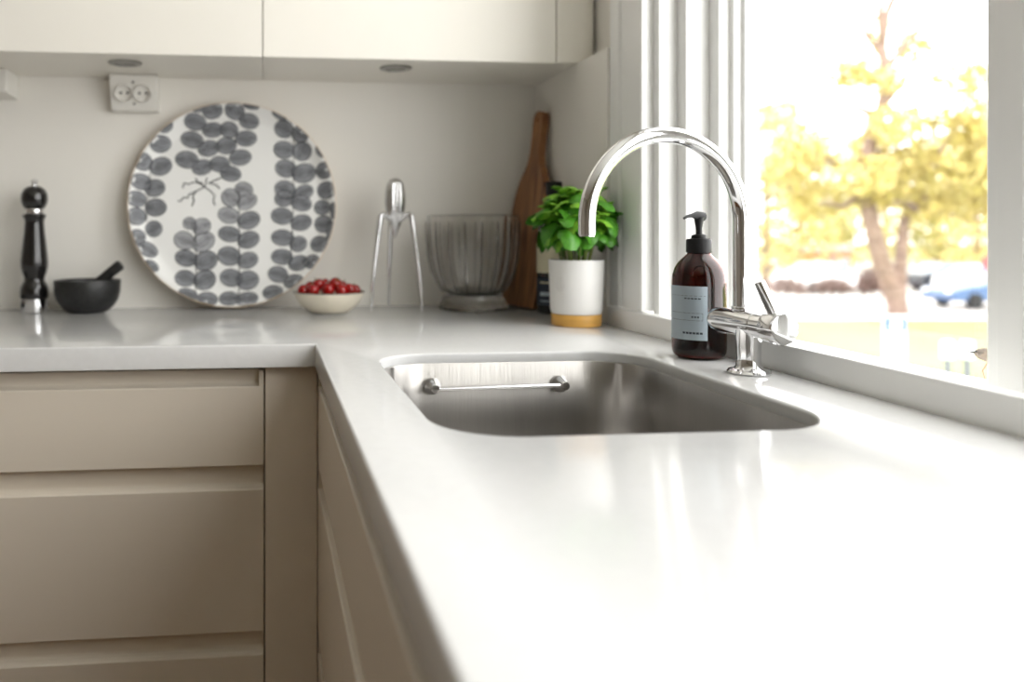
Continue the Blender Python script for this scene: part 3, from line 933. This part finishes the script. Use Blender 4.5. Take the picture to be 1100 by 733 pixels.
sprigs = {
 'a': [(155, 190, 30, 24, 20, 0), (104, 245, 26, 26, 40, 0), (155, 256, 33, 27, 20, 0), (100, 305, 28, 24, -10, 0), (138, 322, 30, 26, 10, 0), (88, 357, 26, 24, -15, 0), (142, 381, 31, 26, 5, 0), (88, 409, 26, 26, -20, 0), (137, 445, 24, 24, 30, 0), (92, 472, 22, 24, 0, 0), (122, 507, 30, 20, -35, 0), (136, 556, 22, 12, -40, 0), (172, 140, 22, 14, 40, 0)],
 'b': [(308, 87, 30, 22, 15, 0), (270, 82, 22, 10, 15, 0), (375, 86, 30, 24, -20, 0), (424, 73, 24, 8, -10, 0), (418, 115, 30, 23, -10, 0), (257, 121, 32, 24, -5, 0), (308, 143, 31, 23, 5, 0), (358, 142, 27, 25, -15, 0), (247, 174, 34, 25, -15, 0), (409, 168, 32, 24, 5, 0), (297, 200, 32, 24, 15, 0), (350, 191, 30, 26, 10, 0), (232, 235, 34, 26, -8, 0), (392, 227, 33, 24, 10, 0), (278, 258, 31, 23, 15, 0), (330, 248, 30, 24, 0, 0), (363, 277, 31, 23, -10, 0)],
 'c': [(242, 428, 19, 18, -10, 1), (277, 438, 28, 24, 25, 1), (227, 480, 31, 26, -25, 1), (283, 484, 35, 28, 30, 1), (232, 533, 32, 24, -15, 0), (291, 541, 35, 29, 25, 0), (231, 593, 30, 24, -10, 0), (288, 598, 33, 29, 25, 0), (242, 640, 28, 15, -20, 0), (297, 656, 30, 21, -5, 0)],
 'd': [(403, 325, 27, 22, -15, 1), (364, 350, 28, 27, -35, 1), (413, 362, 31, 22, 30, 1), (358, 404, 32, 24, -15, 1), (418, 419, 34, 26, 20, 0), (360, 461, 33, 23, -10, 0), (417, 478, 33, 25, 20, 0), (360, 527, 34, 28, -15, 0), (415, 540, 31, 24, 20, 0), (366, 592, 33, 26, -10, 0), (415, 600, 33, 28, 15, 0), (361, 654, 30, 20, 0, 0), (413, 656, 33, 20, 8, 0)],
 'e': [(510, 101, 24, 9, -30, 0), (524, 139, 29, 25, -25, 0), (574, 156, 26, 24, -35, 0), (524, 202, 31, 27, -10, 0), (579, 207, 28, 29, 60, 0), (530, 260, 32, 27, -15, 0), (585, 274, 36, 30, 15, 0), (528, 325, 32, 27, -20, 0), (584, 333, 30, 22, 25, 0), (524, 352, 28, 25, 10, 0), (576, 366, 32, 24, -15, 0), (518, 406, 33, 25, -8, 0), (576, 426, 32, 24, 15, 0), (520, 472, 34, 24, -5, 0), (567, 491, 26, 23, 25, 0), (518, 530, 32, 23, -5, 0), (567, 549, 30, 22, 20, 0), (506, 583, 30, 24, -15, 0), (552, 605, 30, 21, 10, 0), (490, 637, 30, 21, 5, 0)],
 'f': [(633, 210, 10, 20, 30, 0), (646, 268, 24, 25, 20, 0), (652, 328, 26, 26, 0, 0), (640, 380, 24, 22, 0, 0), (672, 392, 8, 26, 0, 0), (643, 431, 26, 26, 10, 0), (662, 452, 9, 28, -15, 0), (630, 492, 26, 24, 10, 0), (607, 546, 24, 20, 30, 0)],
}
def uv_(px, py):
    return ((px - 371) * SC, -(py - 371) * SC)
for key in sprigs:
    bl = bmesh.new()
    for n_, (px, py, a_, b_, ang, pale) in enumerate(sprigs[key]):
        u0, v0 = uv_(px, py)
        aa, bb = a_ * SC, b_ * SC
        th = math.radians(ang)
        tgt = bmesh.new()
        off = 0.0006 + 0.00007 * (n_ % 4)
        rr_ = []
        for rad in (0.0, 0.5, 1.0):
            ring = []
            for i in range(22):
                t = 2 * PI * i / 22
                x = aa * rad * math.cos(t); y = bb * rad * math.sin(t)
                u = u0 + x * math.cos(th) - y * math.sin(th)
                v = v0 + x * math.sin(th) + y * math.cos(th)
                r = math.hypot(u, v)
                if r > TR * 0.985:
                    u *= TR * 0.985 / r; v *= TR * 0.985 / r
                ring.append(tgt.verts.new(to_tray(u, v, off)))
                if rad == 0:
                    break
            rr_.append(ring)
        for i in range(22):
            j = (i + 1) % 22
            tgt.faces.new((rr_[0][0], rr_[1][i], rr_[1][j]))
            tgt.faces.new((rr_[1][i], rr_[2][i], rr_[2][j], rr_[1][j]))
        bmesh.ops.recalc_face_normals(tgt, faces=tgt.faces[:])
        for f in tgt.faces:
            f.normal_update()
            if f.normal.y > 0:
                f.normal_flip()
        tube(bl, [v.co + Vector((0, -0.0001, 0)) for v in rr_[2]] + [rr_[2][0].co + Vector((0, -0.0001, 0))], 0.0010, 4)
        add_obj('printed_leaf', tgt, 'leaf_print_pale' if pale else 'leaf_print', tray, smooth=False)
        for dv, ln in ((0, 0.86), (0.36, 0.62), (-0.36, 0.62)):
            pts = []
            for i in range(5):
                x = aa * ln * (i / 2 - 1); y = bb * dv * (1 - 0.5 * (i / 2 - 1) ** 2)
                u = u0 + x * math.cos(th) - y * math.sin(th); v = v0 + x * math.sin(th) + y * math.cos(th)
                r = math.hypot(u, v)
                if r < TR * 0.97:
                    pts.append(to_tray(u, v, off + 0.0001))
            if len(pts) > 2:
                tube(bl, pts, 0.0012 if dv == 0 else 0.0008, 4)
    vn = add_obj('printed_veins', bl, 'print_line', tray)
    vn['kind'] = 'stuff'
# stems of the sprigs and the little roots
bm = bmesh.new()
def stroke(pl, w):
    pts = []
    for (a, b) in zip(pl, pl[1:]):
        for i in range(5):
            t = i / 5
            pts.append(to_tray(*uv_(a[0] + (b[0] - a[0]) * t, a[1] + (b[1] - a[1]) * t), 0.0008))
    pts.append(to_tray(*uv_(*pl[-1]), 0.0008))
    tube(bm, pts, w, 5)
stroke([(258, 430), (262, 520), (262, 640)], 0.0009)
stroke([(388, 330), (390, 480), (390, 660)], 0.0009)
stroke([(555, 150), (553, 260), (553, 350), (548, 470), (540, 560)], 0.0009)
stroke([(126, 250), (120, 330), (115, 420)], 0.0008)
for pl in ([(292, 290), (286, 318), (262, 330), (240, 340), (236, 352), (222, 350), (216, 362), (207, 360)],
           [(262, 330), (250, 345), (254, 360), (248, 376)],
           [(286, 318), (305, 332), (316, 344), (312, 360), (316, 374)],
           [(280, 306), (252, 304), (238, 310), (224, 306), (220, 322)],
           [(296, 308), (318, 296), (336, 290)], [(300, 306), (322, 312), (330, 324)], [(286, 316), (270, 308), (258, 292)]):
    stroke(pl, 0.0013)
vn = add_obj('printed_stems', bm, 'print_line', tray)
vn['kind'] = 'stuff'

# --- little bird ornament on the outer sill
bd = thing('bird_ornament', (0.192, -1.013, CT - 0.0055), 'small brown bird ornament on thin reddish legs beside the window post', 'ornament')
bm = bmesh.new()
prof = [(0, 0.0), (0.0035, 0.0008), (0.0062, 0.004), (0.0082, 0.010), (0.0100, 0.018), (0.0092, 0.027), (0.0055, 0.036), (0.0030, 0.046), (0, 0.050)]
lathe(bm, prof, 20)
dv = Vector((0.55, -0.80, -0.10)).normalized()
bm.transform(Matrix.Translation((-0.004, 0.008, 0.0385)) @ dv.to_track_quat('Z', 'Y').to_matrix().to_4x4())
add_obj('body', bm, 'bird_body', bd)
add_obj('beak', tube(bmesh.new(), [(-0.003, 0.006, 0.0385), (-0.006, 0.0105, 0.0388), (-0.0085, 0.0145, 0.0390)], [0.0020, 0.0010, 0.0004], 8), 'black_plastic', bd)
bm = bmesh.new(); bmesh.ops.create_uvsphere(bm, u_segments=10, v_segments=6, radius=0.0014); bm.transform(Matrix.Translation((-0.0065, 0.0035, 0.0405)))
add_obj('eye', bm, 'black_plastic', bd)
for (a, b, c_) in (((0.0035, -0.004, 0.031), (0.0005, 0.002, 0.018), (0.0015, -0.003, 0.0003)), ((0.006, -0.009, 0.031), (0.0065, -0.009, 0.016), (0.012, -0.019, 0.0003))):
    add_obj('leg', tube(bmesh.new(), [a, b, c_], [0.0014, 0.0010, 0.0010], 8), 'bird_leg', bd)

# ------------------------------------------------------------------ outdoors, seen through the window
GZ = CT - 2.822
RV = Vector((0.99496, -0.10023, 0)); FV = Vector((0.10023, 0.99496, 0))
CAMP = Vector((-0.6439, -1.8722, 0))
def out_at(lat, dist, z=0.0):
    """a spot on the grounds: lat metres to the side, dist metres away from the kitchen"""
    p = CAMP + RV * lat + FV * dist
    return Vector((p.x, p.y, GZ + z))
YAW = math.atan2(RV.y, RV.x)
def slab(name, la0, la1, d0, d1, z0, z1, m):
    bm = bmesh.new()
    a = [out_at(la0, d0), out_at(la1, d0), out_at(la1, d1), out_at(la0, d1)]
    prism_z(bm, [(p.x, p.y) for p in a], GZ + z0, GZ + z1)
    return add_obj(name, bm, m, None, smooth=False)
g = slab('ground', -60, 120, 1.9, 160, -0.3, 0.0, 'lawn'); g['kind'] = 'structure'; g['label'] = 'pale autumn lawn outside the window'
g = slab('car_park', 4, 90, 27.2, 78, 0.001, 0.02, 'asphalt'); g['kind'] = 'structure'; g['label'] = 'light grey car park beyond the lawn'
g = slab('kerb', 4, 90, 26.9, 27.19, 0.001, 0.10, 'sign_white'); g['kind'] = 'structure'; g['label'] = 'pale kerb between lawn and car park'

def leaf_cloud(bm, c, r, n, size, rg, squash=0.8):
    for _ in range(n):
        while True:
            v = Vector((rg.uniform(-1, 1), rg.uniform(-1, 1), rg.uniform(-1, 1)))
            if v.length <= 1:
                break
        p = c + Vector((v.x * r, v.y * r, v.z * r * squash))
        q = Matrix.Rotation(rg.uniform(0, 2 * PI), 3, Vector((rg.uniform(-1, 1), rg.uniform(-1, 1), rg.uniform(-1, 1))).normalized())
        s_ = size * rg.uniform(0.6, 1.3)
        vv = [bm.verts.new(p + q @ Vector(t) * s_) for t in ((-0.6, 0, 0), (0, -0.35, 0.05), (0.6, 0, 0), (0, 0.35, 0.05))]
        bm.faces.new(vv)

def make_tree(name, lat, dist, label, limbs, clouds, leafmat, rg, leaf=0.16, group='trees outside the window'):
    t = thing(name, out_at(lat, dist), label, 'tree', group, YAW)
    bm = bmesh.new()
    for k, (pts, r0, r1) in enumerate(limbs):
        n = len(pts)
        tube(bm, pts, [r0 + (r1 - r0) * i / (n - 1) for i in range(n)], 9)
        if k == 0:
            add_obj('trunk', bm, 'bark', t)
            bm = bmesh.new()
    if len(bm.verts):
        o_ = add_obj('branches', bm, 'bark', t); o_['kind'] = 'stuff'
    else:
        bm.free()
    bm = bmesh.new()
    for (x, y, z, r, n) in clouds:
        leaf_cloud(bm, Vector((x, y, z)), r, n, leaf, rg)
    f = add_obj('foliage', bm, leafmat, t, smooth=False)
    f['kind'] = 'stuff'
    return t

rg = random.Random(11)
# the big forked tree: side metres = (px-965)*0.0323, height = (340-py)*0.0323
def pp(px, py, dy=0.0):
    return ((px - 965) * 0.0323, dy, (340 - py) * 0.0323)
limbs = [([pp(966, 343), pp(963, 325), pp(950, 297, -0.1), pp(938, 265, -0.2), pp(931, 235, -0.2), pp(929, 205), pp(933, 175, 0.2), pp(941, 145, 0.2), pp(947, 115), pp(949, 80, -0.2), pp(947, 50), pp(956, 15, 0.2), pp(975, -40)], 0.34, 0.11),
         ([pp(965, 330), pp(970, 300, 0.2), pp(977, 268, 0.4), pp(982, 240, 0.5), pp(990, 212, 0.5), pp(1010, 180, 0.7), pp(1035, 150, 0.8), pp(1060, 110, 0.8)], 0.26, 0.05)]
for a, b, c_ in (((929, 205), (905, 222), (878, 218)), ((938, 165), (905, 180), (870, 160)), ((945, 125), (920, 110), (900, 92)), ((947, 115), (968, 90), (985, 55)), ((948, 60), (930, 35), (915, 10)), ((949, 80), (975, 45), (1010, 20)),
                 ((985, 225), (960, 215), (940, 222)), ((1010, 180), (1040, 190), (1070, 170)), ((990, 212), (1005, 225), (1030, 228)), ((933, 175), (955, 160), (990, 140)), ((948, 50), (935, 15), (938, -20))):
    j = rg.uniform(-1.2, 1.2)
    limbs.append(([pp(*a), pp(b[0], b[1], j * 0.5), pp(c_[0], c_[1], j)], 0.14, 0.06))
clouds = []
for (px, py, rp, n) in ((900, 85, 16, 90), (925, 95, 16, 60), (960, 75, 22, 90), (995, 45, 18, 70), (1000, 90, 24, 120), (945, 20, 22, 25), (985, 15, 22, 25), (880, 165, 26, 150), (850, 180, 24, 150), (905, 190, 26, 150), (930, 140, 24, 120),
                        (965, 140, 30, 190), (1000, 135, 28, 170), (1035, 150, 32, 220), (1060, 180, 30, 220), (1020, 185, 30, 220), (975, 180, 26, 180), (940, 205, 26, 180), (890, 215, 28, 200), (1000, 215, 26, 180), (1050, 215, 30, 200), (1085, 150, 34, 180), (1090, 200, 30, 180), (915, 60, 18, 26), (1040, 95, 24, 40), (870, 130, 18, 30)):
    x, _, z = pp(px, py)
    clouds.append((x, rg.uniform(-1.6, 1.6), z, rp * 0.0323 * 1.15, int(n * 2.2)))
make_tree('autumn_tree', 19.12, 27.8, 'large forked tree with thin yellow autumn leaves in the middle of the window view', limbs, clouds, 'leaf_yellow', rg, leaf=0.23)

def plain_tree(lat, dist, hgt, wid, label, leafmat, n=900):
    limbs = [([(0, 0, -0.05), (0.1, 0, hgt * 0.3), (0, 0.1, hgt * 0.6), (0.1, 0, hgt * 0.9)], 0.22, 0.04)]
    clouds = []
    for k in range(12):
        a = rg.uniform(0, 6.28); rr = wid * 0.5 * math.sqrt(rg.random())
        z = hgt * (0.13 + 0.79 * (k / 11))
        f = 1.0 - 0.55 * max(0, (k / 11 - 0.45)) / 0.55
        clouds.append((rr * math.cos(a) * f, rr * math.sin(a) * f, z, wid * 0.30 * f + 0.4, n // 12))
        e = clouds[-1]
        limbs.append(([(0, 0, z * 0.6), (e[0] * 0.6, e[1] * 0.6, z * 0.85), (e[0], e[1], z)], 0.07, 0.02))
    return make_tree('autumn_tree', lat, dist, label, limbs, clouds, leafmat, rg, leaf=0.32)
def lat_of(px, dist):
    return (px - 373.1) / 860.8 * dist
for (px, dist, h_, w_, lb, lm_) in ((822, 44, 10.3, 6.0, 'yellow tree beside the window frame at the left of the view', 'leaf_yellow'),
                                    (858, 54, 8.8, 5.2, 'yellow tree above the orange shed', 'leaf_yellow_green'),
                                    (905, 63, 10.4, 7.5, 'yellow-green tree behind the left stem of the forked tree', 'leaf_yellow_green'),
                                    (950, 74, 12.0, 9.0, 'yellow tree seen through the fork of the big tree', 'leaf_orange'),
                                    (1006, 54, 9.2, 5.8, 'yellow-green tree right of the big forked tree', 'leaf_yellow_green'),
                                    (1048, 44, 8.8, 6.5, 'golden tree above the blue car', 'leaf_yellow'),
                                    (1096, 70, 13.0, 9.0, 'golden tree next to the window post', 'leaf_yellow')):
    plain_tree(lat_of(px, dist), dist, h_, w_, lb, lm_, 3600)

# bare shrubs on thin stems in front of the car park
def shrub(px, dist, w_, h_, z0, label):
    t = thing('bare_shrub', out_at(lat_of(px, dist), dist), label, 'shrub', 'bare shrubs by the car park', YAW)
    bm = bmesh.new()
    for k in range(230):
        a = rg.uniform(0, 6.28); q = math.sqrt(rg.random())
        x, y = w_ * 0.5 * q * math.cos(a), w_ * 0.35 * q * math.sin(a)
        zt = z0 + (h_ - z0) * math.sqrt(max(0.05, 1 - q * q)) * rg.uniform(0.55, 1)
        p0 = (x * 0.55, y * 0.55, z0 + rg.uniform(-0.05, 0.15))
        tube(bm, [p0, (x * 0.85, y * 0.85, (z0 + zt) / 2), (x, y, zt)], [0.022, 0.016, 0.010], 4, cap=False)
        leaf_cloud(bm, Vector((x * 0.8, y * 0.8, (z0 + zt) / 2)), 0.25, 1, 0.16, rg)
    f = add_obj('twigs', bm, 'twig', t, smooth=False); f['kind'] = 'stuff'
    for k in range(3):
        x = (k - 1) * w_ * 0.2
        add_obj('stem', tube(bmesh.new(), [(x * 0.8, 0, 0), (x, 0.05, z0 * 0.5), (x * 1.3, 0, z0 + 0.1)], [0.05, 0.04, 0.03], 7), 'twig', t)
shrub(846, 29.0, 1.6, 1.42, 0.78, 'brown leafless shrub nearest the tap handle outside')
shrub(894, 29.3, 1.5, 1.35, 0.78, 'brown leafless shrub between the white car and the lawn')
shrub(938, 29.8, 1.45, 1.75, 0.75, 'taller brown leafless shrub left of the forked trunk')

# cars
def car(lat, dist, rz, paint, label):
    t = thing('parked_car', out_at(lat, dist, 0.021), label, 'car', 'cars in the car park', YAW + rz)
    side = [(-2.15, 0.30), (2.12, 0.30), (2.18, 0.55), (2.10, 0.72), (1.20, 0.90), (-1.75, 0.94), (-2.12, 0.86), (-2.20, 0.55)]
    bm = bmesh.new()
    sweep(bm, side, (0, -0.86, 0), (0, 0.86, 0), (1, 0, 0))
    add_obj('body', bm, paint, t, smooth=False, bevel=0.06)
    cab = [(-1.70, 0.93), (1.05, 0.90), (0.38, 1.36), (-1.05, 1.40)]
    bm = bmesh.new()
    a = [bm.verts.new((x, -0.80 + (0.14 if z > 1 else 0), z)) for x, z in cab]
    b = [bm.verts.new((x, 0.80 - (0.14 if z > 1 else 0), z)) for x, z in cab]
    for i in range(4):
        j = (i + 1) % 4
        bm.faces.new((a[i], a[j], b[j], b[i]))
    bm.faces.new(list(reversed(a))); bm.faces.new(b)
    bmesh.ops.recalc_face_normals(bm, faces=bm.faces[:])
    add_obj('windows', bm, 'car_glass', t, smooth=False, bevel=0.02)
    add_obj('roof', box(-1.0, 0.36, -0.66, 0.66, 1.375, 1.43), paint, t, smooth=False, bevel=0.02)
    for x in (-1.30, 1.32):
        for y in (-0.80, 0.80):
            bm = lathe(bmesh.new(), [(0, -0.09), (0.20, -0.09), (0.30, -0.08), (0.315, 0), (0.30, 0.08), (0.20, 0.09), (0, 0.09)], 20)
            bm.transform(Matrix.Translation((x, y, 0.315)) @ Matrix.Rotation(PI / 2, 4, 'X'))
            add_obj('wheel', bm, 'tyre', t)
    for y in (-0.6, 0.6):
        add_obj('headlight', box(2.10, 2.17, y - 0.14, y + 0.14, 0.60, 0.70), 'sign_white', t, smooth=False)
car(lat_of(1066, 30.8), 30.8, PI, 'car_blue', 'blue car parked at the right beside the window post')
car(lat_of(1026, 39), 39, 0.0, 'car_dark', 'dark car parked far back between the trees')
car(lat_of(888, 38), 38, 0.1, 'car_white', 'white car parked in front of the orange house')
car(lat_of(1062, 36.5), 36.5, 0.2, 'car_white', 'white car parked behind the blue car')

# house
hs = thing('garden_shed', out_at(lat_of(882, 47.5), 47.5), 'low orange shed with grey roof among the trees', 'shed', None, YAW)
add_obj('walls', box(-1.3, 1.3, -0.9, 0.9, 0, 1.75), 'house_orange', hs, smooth=False)
add_obj('roof', sweep(bmesh.new(), [(-1.05, 1.74), (1.05, 1.74), (0, 2.15)], (-1.45, 0, 0), (1.45, 0, 0), (0, 1, 0)), 'house_roof', hs, smooth=False)
for x in (-0.75, 0.85):
    w_ = add_obj('window', box(x - 0.25, x + 0.25, -0.94, -0.89, 0.8, 1.35), 'sign_white', hs, smooth=False)
    add_obj('pane', box(x - 0.2, x + 0.2, -0.955, -0.935, 0.85, 1.30), 'car_glass', w_, smooth=False)
add_obj('door', box(-0.35, 0.4, -0.94, -0.89, 0, 1.6), 'house_roof', hs, smooth=False)

# sign, bollard lamps, red sign
sg = thing('street_sign', out_at(6.82, 10.0), 'tall white sign panel with blue top standing on the lawn', 'sign', None, YAW)
for x in (-0.10, 0.10):
    add_obj('post', tube(bmesh.new(), [(x, 0.02, 0), (x, 0.02, 1.9)], 0.02, 10), 'post_grey', sg)
add_obj('panel', box(-0.14, 0.14, -0.02, 0.0, 1.22, 1.92), 'sign_white', sg, smooth=False, bevel=0.004)
add_obj('blue_field', box(-0.135, 0.135, -0.024, -0.0205, 1.73, 1.915), 'sign_blue', sg, smooth=False)
add_obj('pictogram', box(-0.05, 0.07, -0.027, -0.0245, 1.77, 1.88), 'sign_white', sg, smooth=False)
def bollard(px, label):
    t = thing('bollard_lamp', out_at(lat_of(px, 12), 12), label, 'lamp', 'bollard lamps on the lawn')
    add_obj('post', tube(bmesh.new(), [(0, 0, 0), (0, 0, 1.08)], 0.055, 16), 'post_grey', t)
    add_obj('lamp_head', lathe(bmesh.new(), [(0, 1.075), (0.075, 1.075), (0.085, 1.09), (0.085, 1.30), (0.075, 1.33), (0, 1.345)], 24), 'sign_white', t)
bollard(1018, 'white-headed bollard lamp on the lawn nearer the street sign')
bollard(1039, 'white-headed bollard lamp on the lawn nearer the window post')
rs = thing('round_sign', out_at(lat_of(1061, 33.6), 33.6), 'round red sign on a post behind the blue car', 'sign', None, YAW)
add_obj('post', tube(bmesh.new(), [(0, 0, 0), (0, 0, 1.9)], 0.04, 8), 'post_grey', rs)
bm = lathe(bmesh.new(), [(0, -0.015), (0.30, -0.015), (0.31, 0), (0.30, 0.015), (0, 0.015)], 28)
bm.transform(Matrix.Translation((0, -0.06, 1.65)) @ Matrix.Rotation(PI / 2, 4, 'X'))
add_obj('disc', bm, 'sign_red', rs)
